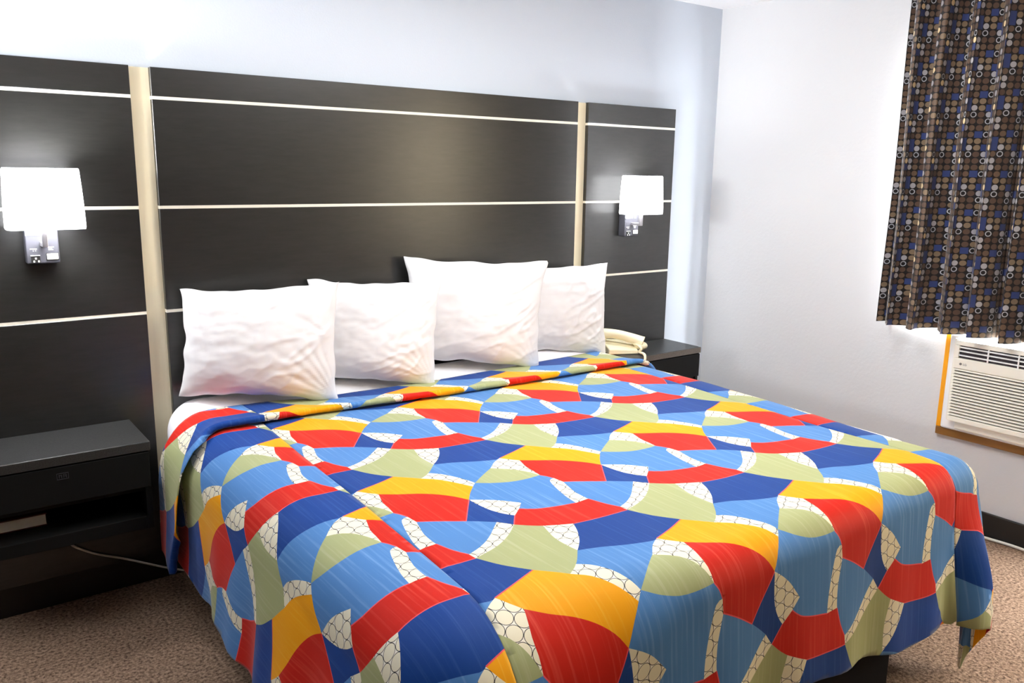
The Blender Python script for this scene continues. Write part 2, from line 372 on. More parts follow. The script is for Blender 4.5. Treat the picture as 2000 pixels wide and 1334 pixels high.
# ------------------------------------------------------------------ sconces
def sconce(xc, label):
    t = thing('wall_sconce', label, 'wall lamp', (xc, PY, 1.235), 'sconces on the headboard')
    px = xc-.008
    bm = B(); box(bm, px-.048, px+.048, -.078, PY-.0005, 1.236, 1.415, .004); bp = obj('back_box', bm, M['nickel_box'], t)
    # arm : straight out, then up into the shade
    bm = B()
    box(bm, px-.008, px+.008, -.135, -.078, 1.294, 1.308, .002); box(bm, px-.008, px+.008, -.149, -.133, 1.294, 1.405, .002)
    obj('arm', bm, M['chrome'], t)
    # shade : open rounded box of fabric
    bm = B(); n = 48; W2, D2 = .109, .058; yc = -.133; zs = [1.352, 1.358, 1.42, 1.48, 1.537, 1.543]
    def outl(k, grow):
        a = 2*PI*k/n; e_ = .34
        c_, s_ = math.cos(a), math.sin(a)
        return (xc+(W2+grow)*math.copysign(abs(c_)**e_, c_), yc+(D2+grow)*math.copysign(abs(s_)**e_, s_))
    prof = [(.002, zs[0]), (.0035, zs[1]), (.0025, zs[2]), (0, zs[3]), (-.003, zs[4]), (-.005, zs[5]), (-.008, zs[5]), (-.006, zs[3]), (-.001, zs[1]), (-.001, zs[0])]
    rings = []
    for g, z in prof:
        rings.append([bm.verts.new((*outl(k, g), z)) for k in range(n)])
    for i in range(len(rings)):
        a, b_ = rings[i], rings[(i+1) % len(rings)]
        for k in range(n): bm.faces.new((a[k], a[(k+1) % n], b_[(k+1) % n], b_[k]))
    obj('lamp_shade', bm, M['shade'], t, smooth=True)
    bm = B(); bmesh.ops.create_icosphere(bm, subdivisions=3, radius=.022, matrix=Matrix.Translation((px, -.141, 1.448)) @ Matrix.Diagonal((1, 1, 1.3, 1)))
    bl = obj('bulb', bm, M['bulb'], t, smooth=True)
    bm = B(); tube(bm, [(px, -.141, 1.40), (px, -.141, 1.425)], .012); obj('socket', bm, M['white_plastic'], t)
    # white sticker with a blue band, outlet, switch and their small printed plates
    bm = B(); box(bm, px-.046, px+.006, -.0795, -.078, 1.328, 1.3525, 0); box(bm, px+.016, px+.028, -.0795, -.078, 1.328, 1.3525, 0)
    st = obj('sticker', bm, M['white_plastic'], bp)
    bm = B(); box(bm, px-.046, px+.004, -.0797, -.0795, 1.346, 1.3525); obj('blue_band', bm, M['blue_print'], st)
    bm = B(); box(bm, px-.036, px-.010, -.0795, -.078, 1.240, 1.262, .001); ou = obj('outlet', bm, M['black'], bp)
    bm = B()
    for (a, z) in ((-.028, 1.244), (-.0145, 1.244), (-.0225, 1.2535)): box(bm, px+a-.0025, px+a+.0025, -.0805, -.0795, z-.003, z+.003, .001)
    box(bm, px-.037, px-.010, -.0815, -.0795, 1.262, 1.2645)
    obj('slot', bm, M['white_plastic'], ou)
    bm = B(); box(bm, px+.010, px+.043, -.082, -.078, 1.248, 1.268, .002); sw = obj('switch', bm, M['white_plastic'], bp)
    bm = B(); box(bm, px+.008, px+.045, -.0792, -.078, 1.246, 1.270, 0); obj('switch_rim', bm, M['black'], bp)
    for (a, b_, z0, z1) in ((-.037, -.017, 1.283, 1.2855), (-.029, -.0265, 1.277, 1.2795), (-.022, -.0195, 1.277, 1.2795), (.011, .033, 1.288, 1.2905), (.016, .027, 1.2835, 1.2855), (.016, .030, 1.279, 1.281)):
        bm = B(); box(bm, px+a, px+b_, -.0786, -.078, z0, z1); obj('printed_label', bm, M['white_plastic'], bp)
    return t
sconce(-.374, 'lit sconce with white shade on the left headboard panel above the book shelf')
sconce(2.296, 'lit sconce with white shade on the right headboard panel near the corner')
for i, xc in enumerate((-.374, 2.296)):
    d = bpy.data.lights.new('sconce_light', 'POINT'); d.energy = (19, 8)[i]; d.color = (.97, .98, 1.0); d.shadow_soft_size = .05
    o = bpy.data.objects.new('sconce_light', d); C.objects.link(o); o.location = (xc, -.133, 1.47)

# ------------------------------------------------------------------ telephone
ph = thing('telephone', 'ivory desk telephone with thick cord on the right nightstand', 'telephone', (2.17, -.14, .655))
bm = B()
def wedge(bm, pts_low, pts_high, bev):
    lo = [bm.verts.new(p) for p in pts_low]; hi = [bm.verts.new(p) for p in pts_high]; n = len(lo)
    fs = [bm.faces.new(lo[::-1]), bm.faces.new(hi)]
    for k in range(n): fs.append(bm.faces.new((lo[k], lo[(k+1) % n], hi[(k+1) % n], hi[k])))
    es = {e for f in fs for e in f.edges}
    bmesh.ops.bevel(bm, geom=list(es), offset=bev, segments=3, profile=.5, affect='EDGES')
pf = Matrix.Translation((2.168, -.157, .655)) @ Matrix.Rotation(math.radians(-24), 4, 'Z')
def P(x, y, z): return pf @ Vector((x, y, z))
wedge(bm, [P(-.085, -.07, .001), P(.075, -.07, .001), P(.075, .085, .001), P(-.085, .085, .001)],
          [P(-.083, -.066, .030), P(.072, -.066, .022), P(.072, .082, .050), P(-.083, .082, .056)], .006)
pb = obj('base', bm, M['beige'], ph, smooth=False)
bm = B()
hs = spline([P(-.105, .045, .082), P(-.07, .035, .091), P(-.01, .012, .088), P(.06, -.016, .070), P(.105, -.034, .052)], 6)
tube(bm, hs, [.0245+.009*abs(2*i/(len(hs)-1)-1)**2 for i in range(len(hs))], 14)
box_m = [P(-.10, .043, .062), P(.098, -.032, .036)]
for q in box_m:
    bmesh.ops.create_icosphere(bm, subdivisions=3, radius=.031, matrix=Matrix.Translation(q) @ Matrix.Diagonal((1.1, 1.1, .72, 1)))
obj('handset', bm, M['beige'], ph, smooth=True)
bm = B(); cpts = spline([P(.06, -.03, .046), P(.072, -.055, .044), P(.08, -.085, .03), (2.205, -.255, .668), (2.20, -.295, .664), (2.185, -.318, .645), (2.17, -.322, .60)], 16)
# coiled look : radius ripples along the cord
tube(bm, cpts, [.0062+.0014*math.sin(i*1.9) for i in range(len(cpts))], 10); obj('coiled_cord', bm, M['beige'], ph, smooth=True)

# ------------------------------------------------------------------ air conditioner and its wooden trim
bm = B(); box(bm, WX-.020, WX-.0005, -1.426, -1.406, .449, .885, .002); struct('trim_1', bm, M['wood'])
bm = B(); box(bm, WX-.020, WX-.0005, -2.10, -1.406, .413, .448, .002); struct('trim_2', bm, M['wood_dark'])
ac = thing('air_conditioner', 'cream wall air conditioner with louvred grille below the dotted curtain', 'air conditioner', (WX, -1.75, .45))
AY0, AY1 = -2.07, -1.430
bm = B(); box(bm, WX-.035, WX-.0005, AY0, AY1, .450, .886, .010, 3); obj('sleeve', bm, M['ac_white'], ac)
bm = B(); box(bm, WX-.066, WX-.036, AY0+.04, AY1-.075, .468, .512, .006); box(bm, WX-.075, WX-.0355, AY0+.02, AY1-.04, .505, .872, .004); obj('body', bm, M['ac'], ac)
FX = WX-.090; fy0, fy1 = AY0+.03, -1.482
# front panel with louvres and a vent above
bm = B()
box(bm, FX, WX-.076, fy0, fy1, .506, .5285, .003)                      # bottom rail
box(bm, FX, WX-.076, fy0, fy1, .744, .790, .003)                       # rail carrying the logo
box(bm, FX, WX-.076, fy0, fy1, .846, .868, .003)                       # top rail
box(bm, FX, WX-.076, fy1-.018, fy1, .790, .846, .002)
box(bm, FX, WX-.076, fy0, fy0+.018, .790, .846, .002)
fp = obj('front_panel', bm, M['ac'], ac)
bm = B(); box(bm, WX-.0775, WX-.0755, fy0+.01, fy1-.004, .52, .85); obj('dark_backing', bm, M['ac_dark'], fp)
ns = 16; pitch = (.744-.5285)/ns
for k in range(ns):
    z = .5285+pitch*(k+.5); bm = B()
    prof = [(FX, z-.0015), (FX+.001, z+.0042), (WX-.078, z+.0062), (WX-.078, z+.0022)]
    a = [bm.verts.new((p[0], fy0+.002, p[1])) for p in prof]; c_ = [bm.verts.new((p[0], fy1-.0015, p[1])) for p in prof]
    bm.faces.new(a); bm.faces.new(c_[::-1])
    for q in range(4): bm.faces.new((a[q], c_[q], c_[(q+1) % 4], a[(q+1) % 4]))
    obj('louvre', bm, M['ac'], fp)
vg_ = B()
for z in (.803, .8215, .838): box(vg_, FX+.001, FX+.008, fy0+.018, fy1-.018, z-.0028, z+.0028, .001)
for y in (-1.620, -1.740, -1.86, -1.97): box(vg_, FX, FX+.007, y-.003, y+.003, .790, .846, .001)
obj('vent_grille', vg_, M['ac_white'], fp)
# maker's mark : a small disc and two letters
bm = B()
bmesh.ops.create_cone(bm, cap_ends=True, segments=24, radius1=.0055, radius2=.0055, depth=.001, matrix=Matrix.Translation((FX-.0006, -1.513, .766)) @ Matrix.Rotation(PI/2, 4, 'Y'))
obj('maker_disc', bm, M['logo'], fp)
fc = bpy.data.curves.new('maker_letters', 'FONT'); fc.body = 'LG'; fc.size = .013; fc.extrude = .0004
fo = bpy.data.objects.new('maker_letters', fc); C.objects.link(fo)
dg = bpy.context.evaluated_depsgraph_get(); me = bpy.data.meshes.new_from_object(fo.evaluated_get(dg))
bpy.data.objects.remove(fo); bm = B(); bm.from_mesh(me)
# text runs along -y as seen from inside the room, standing up along z
bmesh.ops.transform(bm, verts=bm.verts, matrix=Matrix(((0, 0, -1, FX-.0008), (-1, 0, 0, -1.523), (0, 1, 0, .7612), (0, 0, 0, 1))))
obj('maker_letters', bm, M['logo'], fp)

# ------------------------------------------------------------------ curtain
cu = thing('curtain', 'dark brown pleated curtain with blue and cream dots over the window', 'curtain', (2.88, -1.8, .90))
def curtain_x(s, z):
    k = (z-.9)/1.45
    a = .060*math.sin(2*PI*s/.118+.6*math.sin(s*9)+.5*k) + .014*math.sin(2*PI*s/.27+1.3+.4*k)
    return 2.860 + a*(1.0-.25*k) + .006*math.sin(5*z+s*8)
cw = 1.44; NU, NV = 420, 46
bm = B(); uvl = bm.loops.layers.uv.new('UVMap')
s_arr = [i/NU*cw for i in range(NU+1)]
cum = [0]
for i in range(NU):
    dx = curtain_x(s_arr[i+1], 1.6)-curtain_x(s_arr[i], 1.6); cum.append(cum[-1]+math.hypot(dx, s_arr[i+1]-s_arr[i]))
grid = []
for j in range(NV+1):
    z = .897+(2.40-.897)*j/NV; row = []
    for i, s in enumerate(s_arr):
        y = -1.122-s-.012*math.sin(2*PI*s/.118*2)*(1-.4*j/NV)
        row.append(bm.verts.new((curtain_x(s, z), y, z+(.004*math.sin(s*31) if j == 0 else 0))))
    grid.append(row)
for j in range(NV):
    for i in range(NU):
        f = bm.faces.new((grid[j][i], grid[j][i+1], grid[j+1][i+1], grid[j+1][i])); f.smooth = True
        for l, (a, b_) in zip(f.loops, ((i, j), (i+1, j), (i+1, j+1), (i, j+1))):
            l[uvl].uv = (cum[a], (2.40-.897)*b_/NV)
o = obj('dotted_panel', bm, M['curtain'], cu, smooth='keep')
bm = B(); grid = []
for j in range(2*NV//3):
    z = .915+(2.395-.915)*j/(2*NV//3-1)
    grid.append([bm.verts.new((2.945+.3*(curtain_x(s_arr[i], z)-2.860)*.25, -1.14-s_arr[i]*.98, z)) for i in range(0, NU+1, 2)])
for j in range(len(grid)-1):
    for i in range(len(grid[0])-1):
        f = bm.faces.new((grid[j][i], grid[j][i+1], grid[j+1][i+1], grid[j+1][i])); f.smooth = True
obj('bounce_lining', bm, M['bounce_lining'], cu, smooth='keep')  # added behind the curtain as a daylight reflector
bm = B(); bm2 = B(); yy = [-2.50-1.05*k/60 for k in range(61)]
ra = [bm2.verts.new((2.935+.008*math.sin(y*70), y, .91)) for y in yy]; rb = [bm2.verts.new((2.935+.008*math.sin(y*70), y, 2.395)) for y in yy]
for k in range(60): bm2.faces.new((ra[k], ra[k+1], rb[k+1], rb[k])).smooth = True
obj('streak_panel', bm2, M['streak_sheer'], cu, smooth='keep')  # out of view, added for the tan streak mirrored in the headboard
box(bm, 2.79, 2.96, -3.58, -1.11, 2.40, H-.0005, .002); obj('track', bm, M['ac_white'], cu)

# ------------------------------------------------------------------ bed
bed = thing('bed', 'king bed under the patterned bedspread against the black headboard', 'bed', (.99, -1.0, 0))
bm = B(); box(bm, .40, 1.555, -2.02, -.06, .0, .245, .004); obj('base', bm, M['base'], bed)
bm = B(); box(bm, .0, 1.98, -2.03, -.05, .246, .45, .03, 3); obj('box_spring', bm, M['boxspring'], bed)
bm = B(); box(bm, -.03, 2.00, -1.90, -.05, .451, .660, .10, 6); obj('mattress', bm, M['sheet'], bed, smooth=True)
# fitted sheet over the mattress
def rounded_slab(bm, x0, x1, y0, y1, z0, z1, rc, rt, n=10, mtop=8):
    loops = []
    def outline(ins, z):
        pts = []
        r = max(rc-ins, .012)
        for (cx_, cy2, a0) in ((x1-rc, y1-rc, 0), (x0+rc, y1-rc, PI/2), (x0+rc, y0+rc, PI), (x1-rc, y0+rc, 1.5*PI)):
            for k in range(n+1):
                a = a0+PI/2*k/n; pts.append((cx_+r*math.cos(a), cy2+r*math.sin(a), z))
        return [bm.verts.new(p) for p in pts]
    loops.append(outline(0, z0)); loops.append(outline(0, (z0+z1-rt)/2))
    for k in range(mtop+1):
        a = PI/2*k/mtop; loops.append(outline(rt*(1-math.cos(a)), z1-rt+rt*math.sin(a)))
    for a, b_ in zip(loops, loops[1:]):
        L = len(a)
        for k in range(L): bm.faces.new((a[k], a[(k+1) % L], b_[(k+1) % L], b_[k]))
    bm.faces.new(loops[-1])
def sheet3(u, v):
    r = .120; x0, x1, y0, y1 = .066, 1.905, -1.760, -.158
    uc, vc = min(max(u, x0), x1), min(max(v, y0), y1)
    dx, dy = u-uc, v-vc; rho = math.hypot(dx, dy)
    t_ = max(0, min(1, (v+.27)/.19)); lift = .055*t_*t_*(3-2*t_)
    top = .676+lift+.003*noise.noise(Vector((u*4, v*5, .4)))
    if rho == 0: return (u, v, top)
    if rho < r*PI/2: th = rho/r; o_, d_ = r*math.sin(th), r*(1-math.cos(th))
    else: o_, d_ = r+(.012*math.sin(u*9+v*13)*min(1, (rho-r*PI/2)/.2) if v < y1 else 0), r+rho-r*PI/2
    return (uc+dx/rho*o_, vc+dy/rho*o_, top-d_)
bm = B(); OH = .30
us = [.08-OH+OH*2*k/60+0 for k in range(0)]+sorted(set([round(.08-OH*(1-k/24), 5) for k in range(25)]+[round(.08+1.82*k/56, 5) for k in range(57)]+[round(1.90+OH*k/24, 5) for k in range(25)]))
vs_ = sorted(set([round(-1.790-OH*(1-k/24), 5) for k in range(25)]+[round(-1.790+1.618*k/60, 5) for k in range(61)]+[round(-.172+OH*k/24, 5) for k in range(25)]))
g_ = [[bm.verts.new(sheet3(u, v)) for u in us] for v in vs_]
for j in range(len(vs_)-1):
    for i in range(len(us)-1): bm.faces.new((g_[j][i], g_[j][i+1], g_[j+1][i+1], g_[j+1][i]))
o = obj('fitted_sheet', bm, M['sheet'], smooth=True)
tag(o, 'white fitted sheet showing at the head of the bed under the pillows', 'sheet')

# ------------------------------------------------------------------ pillows
def sm(x): return max(0.0, min(1.0, x))**2*(3-2*max(0.0, min(1.0, x)))
def pillow(name, cs, T, label, seed, folds, pinch=.035, ears=(.03, .03, .02, .02)):
    # cs: world corners bl, br, tr, tl
    bl, br, tr, tl = [Vector(c) for c in cs]
    nrm = ((br-bl)+(tr-tl)).cross((tl-bl)+(tr-br)).normalized()      # faces the room
    NS, NT = 84, 64
    bm = B(); sides = []
    wv = ((br-bl)+(tr-tl))/4; hv = ((tl-bl)+(tr-br))/4
    for side in (1, -1):
        g = []
        for j in range(NT+1):
            row = []
            for i in range(NS+1):
                s = -1+2*i/NS; t = -1+2*j/NT
                s = math.copysign(1-(1-abs(s))**1.25, s); t = math.copysign(1-(1-abs(t))**1.25, t)
                p = (bl*(1-s)*(1-t)+br*(1+s)*(1-t)+tr*(1+s)*(1+t)+tl*(1-s)*(1+t))/4
                p -= wv*s*pinch*2*(1-t*t)*abs(s)**2; p -= hv*t*pinch*2.2*(1-s*s)*abs(t)**2
                # wavy edges
                e = max(abs(s), abs(t))
                wob = noise.noise(Vector((s*3.1+seed, t*3.1, seed*.7)))*.010*e**4
                p += (wv.normalized()*wob*(1 if abs(s) > abs(t) else 0) + hv.normalized()*wob*(1 if abs(t) >= abs(s) else 0))
                prof = max(0.0, (1-abs(s)**2.6)*(1-abs(t)**2.4))**.52
                th = T*.5*prof*(1+.12*(-t)) + .003
                # crinkles : ridges fanning out from the corners and edge
                wr = 0.0
                for (s0, t0, ang0, ang1, nn, amp, reach) in folds:
                    dx_, dy_ = (s-s0)*1.45, (t-t0)
                    rr = math.hypot(dx_, dy_); an = math.atan2(dy_, dx_)
                    wgt = sm((rr-.05)/.25)*sm(1.3-rr/reach)
                    u_ = (an-ang0)/(ang1-ang0)
                    if -.05 < u_ < 1.05:
                        wgt *= sm((u_+.05)*6)*sm((1.05-u_)*6)
                        ph_ = (u_+.25*u_*u_)*nn*.8+.9*noise.noise(Vector((s*1.7+seed, t*1.7, 3)))
                        wr += .85*amp*wgt*(abs(math.sin(PI*ph_))**.8*1.6-1)*(.55+.9*abs(noise.noise(Vector((ph_*.9+seed, rr*1.6, seed)))))
                ca, sa = math.cos(.5), math.sin(.5); q1, q2 = s*1.45*ca+t*sa, -s*1.45*sa+t*ca
                rg = 1-min(1, 2.6*abs(noise.noise(Vector((q1*1.6+seed, q2*5.2, seed*2)))))
                wr += .0065*rg**3*(.25+.75*sm((s+.35)/.9))
                wr += .0035*noise.noise(Vector((s*3+seed*3, t*5.5, 1.7)))+.002*noise.noise(Vector((s*9, t*16+seed, 4.7)))
                p += nrm*side*(th + (wr*min(1, prof*1.3) if side > 0 else 0))
                row.append(p)
            g.append(row)
        sides.append(g)
    vf = [[bm.verts.new(p) for p in r] for r in sides[0]]
    vb = []
    for j in range(NT+1):
        row = []
        for i in range(NS+1):
            if i in (0, NS) or j in (0, NT): row.append(vf[j][i])
            else: row.append(bm.verts.new(sides[1][j][i]))
        vb.append(row)
    for j in range(NT):
        for i in range(NS):
            bm.faces.new((vf[j][i], vf[j][i+1], vf[j+1][i+1], vf[j+1][i]))
            bm.faces.new((vb[j][i], vb[j+1][i], vb[j+1][i+1], vb[j][i+1]))
    o = obj(name, bm, M['pillow'], smooth=True)
    tag(o, label, 'pillow', 'white bed pillows')
    return o
py = lambda U, V, y: tuple(on_y(U, V, y))
pillow('pillow', [py(349, 774, -.115), py(660, 785, -.325), py(664, 549, -.25), py(350, 566, -.105)], .16,
       'leftmost white pillow, in front of its neighbour at the head of the bed', 1.3,
       [(1.05, -1.0, PI*.55, PI*.97, 7, .0065, 1.5), (1.0, .1, PI*.80, PI*1.25, 5, .006, 1.0), (-1.0, 1.0, -PI*.45, -.05, 4, .003, .9)])
pillow('pillow', [py(590, 738, -.125), py(852, 758, -.320), py(862, 548, -.235), py(600, 545, -.065)], .15,
       'second white pillow from the left, leaning behind the leftmost one', 4.1,
       [(1.05, -.95, PI*.55, PI*.98, 8, .0065, 1.5), (1.0, .6, PI*.8, PI*1.4, 5, .006, 1.0), (-1, 1, -PI*.4, -.1, 3, .003, 1.0)])
pillow('pillow', [py(800, 706, -.135), py(1052, 720, -.300), py(1068, 512, -.22), py(788, 500, -.075)], .15,
       'tallest white pillow, third from the left, in front of the rightmost one', 7.7,
       [(1, -1, PI*.6, PI*.95, 5, .0035, 1.3), (-1, 1, -PI*.45, -.1, 3, .003, 1.0)])
pillow('pillow', [py(985, 688, -.09), py(1184, 694, -.225), py(1186, 513, -.13), py(935, 522, -.050)], .13,
       'rightmost white pillow, beside the ivory telephone', 11.2,
       [(1.02, -1, PI*.55, PI*.95, 6, .005, 1.3), (1, 1, PI*1.02, PI*1.4, 3, .004, 1.2)])

# ------------------------------------------------------------------ bedspread
CHAINS = """A Sl -0.356,0.258 -0.294,0.212 -0.235,0.167
Sl N20 -0.235,0.167 -0.161,0.121 -0.101,0.058 -0.039,-0.027
N20 N19 -0.039,-0.027 -0.104,-0.077 -0.163,-0.133
N24 N19 -0.556,0.112 -0.464,0.066 -0.366,0.026 -0.28,-0.021 -0.21,-0.076 -0.163,-0.133
T N24 0.361,0.188 0.401,0.148 0.444,0.112
A T -0.356,0.258 -0.493,0.221 -0.639,0.188
Sl Sj -0.235,0.167 -0.186,0.188 -0.155,0.206
Sj K -0.155,0.206 -0.102,0.172 -0.05,0.107 -0.013,0.038 0,0
K N20 0,0 -0.039,-0.027
Q2 P 0.982,-0.488 0.944,-0.59 0.942,-0.668 0.947,-0.717
P Sj 0.947,-0.717 0.875,-0.775 0.845,-0.794
A Q5 -0.356,0.258 -0.447,0.345 -0.512,0.436
Q5 Q3 0.488,0.436 0.591,0.456 0.682,0.483 0.775,0.526 0.862,0.58
Q4 Q3 0.802,-0.366 0.862,-0.42
Q5 Q6 0.488,0.436 0.483,0.473
Q6 Q4 0.483,-0.527 0.569,-0.502 0.666,-0.456 0.802,-0.366
Q2 Q7 0.982,-0.488 1.059,-0.515 1.131,-0.538
Q7 P 1.131,-0.538 1.088,-0.599 1.024,-0.663 0.947,-0.717
Q7 Q5 1.131,-0.538 1.268,-0.554 1.367,-0.561 1.488,-0.564
T P 0.361,0.188 0.324,0.182 0.189,0.214 0.059,0.257 -0.053,0.283
T N26 0.361,0.188 0.292,0.159 0.212,0.105
N26 K 0.212,0.105 0.108,0.055 0,0
N24 N25 -0.556,0.112 -0.591,0.023 -0.596,-0.031 -0.604,-0.085
N25 N26 0.396,-0.085 0.375,-0.035 0.335,0.022 0.28,0.066 0.212,0.105
K N25 0,0 0.079,-0.041 0.175,-0.072 0.26,-0.083 0.335,-0.086 0.396,-0.085
N25 N14 0.396,-0.085 0.419,-0.113 0.436,-0.146
N14 N15 0.436,-0.146 0.446,-0.201
N15 N18 0.446,-0.201 0.5,-0.22 0.58,-0.251 0.675,-0.294
N18 N19 -0.325,-0.294 -0.244,-0.213 -0.163,-0.133
N14 N17 0.436,-0.146 0.392,-0.158 0.353,-0.237 0.323,-0.332 0.314,-0.399
N15 N16 0.446,-0.201 0.431,-0.242 0.409,-0.305 0.404,-0.363 0.406,-0.396
N17 N16 0.314,-0.399 0.406,-0.396
N23 N17 0.001,-0.316 0.07,-0.352 0.166,-0.375 0.271,-0.392 0.314,-0.399
N16 Q6 0.406,-0.396 0.442,-0.473 0.483,-0.527
N18 Q4 -0.325,-0.294 -0.264,-0.327 -0.198,-0.366
N23 N22 0.001,-0.316 -0.068,-0.356
N22 Q3 -0.068,-0.356 -0.138,-0.42
Q3 Q2 0.862,-0.42 0.932,-0.463 0.982,-0.488
N21 N23 0.057,-0.276 0.001,-0.316
N19 N21 -0.163,-0.133 -0.09,-0.167 -0.022,-0.208 0.057,-0.276
N19 N22 -0.163,-0.133 -0.157,-0.195 -0.139,-0.268 -0.104,-0.322 -0.068,-0.356"""
LA = np.array([.4835, .003]); LB = np.array([.018, .683]); K0 = np.array([.4880, -1.3210])
Lm = np.array([LA, LB]).T; Li = np.linalg.inv(Lm)
def smooth_chain(P):
    P = [np.array(p) for p in P]
    if len(P) < 3:
        return [P[0], P[0]*.67+P[1]*.33, P[0]*.33+P[1]*.67, P[1]]
    out = []
    for i in range(len(P)-1):
        p0 = P[i-1] if i else 2*P[0]-P[1]; p1, p2 = P[i], P[i+1]; p3 = P[i+2] if i+2 < len(P) else 2*P[-1]-P[-2]
        ns_ = max(2, int(np.linalg.norm(Lm @ (p2-p1))/.014))
        for k in range(ns_):
            t = k/ns_
            out.append(.5*((2*p1)+(p2-p0)*t+(2*p0-5*p1+4*p2-p3)*t*t+(3*p1-p0-3*p2+p3)*t**3))
    out.append(P[-1]); return out
chain = {}
for ln in CHAINS.strip().split('\n'):
    q = ln.split(); pts = smooth_chain([tuple(map(float, p.split(','))) for p in q[2:]])
    chain[(q[0], q[1])] = np.array(pts); chain[(q[1], q[0])] = np.array(pts[::-1])
FACES = [('yellow', 'A Sl N20 N19 N24 T A'), ('white', 'Sl Sj K N20 Sl'), ('green', 'Q2 P Sj Sl A Q5 Q3 Q2'), ('white', 'Q4 Q3 Q5 Q6 Q4'),
         ('white', 'Q2 Q7 P Q2'), ('navy', 'Q7 Q5 A T P Q7'), ('blue', 'P T N26 K Sj P'), ('white', 'T N24 N25 N26 T'), ('green', 'N26 N25 K N26'),
         ('red', 'N24 N19 N18 N15 N14 N25 N24'), ('blue', 'K N25 N14 N17 N23 N21 N19 N20 K'), ('white', 'N14 N15 N16 N17 N14'),
         ('blue', 'N15 N18 Q4 Q6 N16 N15'), ('red', 'N23 N17 N16 Q6 Q5 Q7 Q2 Q3 N22 N23'), ('navy', 'N19 N22 Q3 Q4 N18 N19'), ('white', 'N19 N21 N23 N22 N19')]
polys = []
for colr, path in FACES:
    ns_ = path.split(); cur = chain[(ns_[0], ns_[1])][0].copy(); pts = [cur]
    for a, b_ in zip(ns_, ns_[1:]):
        c_ = chain[(a, b_)]; pts += list(c_[1:]-c_[0]+cur); cur = pts[-1]
    polys.append((colr, np.array(pts[:-1])))
COL = ['yellow', 'red', 'blue', 'navy', 'green', 'white', 'pink']
def in_poly(P, poly):
    x, y = P[:, 0], P[:, 1]; ins = np.zeros(len(P), bool); n = len(poly)
    for i in range(n):
        x0, y0 = poly[i]; x1, y1 = poly[(i+1) % n]
        if y0 == y1: continue
        c_ = ((y0 > y) != (y1 > y)) & (x < (x1-x0)*(y-y0)/(y1-y0)+x0); ins ^= c_
    return ins
def classify(UV, off):
    q = (Li @ (UV-K0).T).T-off
    out = np.full(len(q), 3)
    for colr, poly in polys:
        lo, hi = poly.min(0), poly.max(0)
        base = q-np.floor(q)
        for i in range(int(np.floor(lo[0]))-1, int(np.ceil(hi[0]))+1):
            for j in range(int(np.floor(lo[1]))-1, int(np.ceil(hi[1]))+1):
                p = base+np.array([i, j])
                sel = (p[:, 0] >= lo[0]) & (p[:, 0] <= hi[0]) & (p[:, 1] >= lo[1]) & (p[:, 1] <= hi[1])
                if sel.any():
                    ii = np.where(sel)[0]; hit = in_poly(p[ii], poly); out[ii[hit]] = COL.index(colr)
    return out
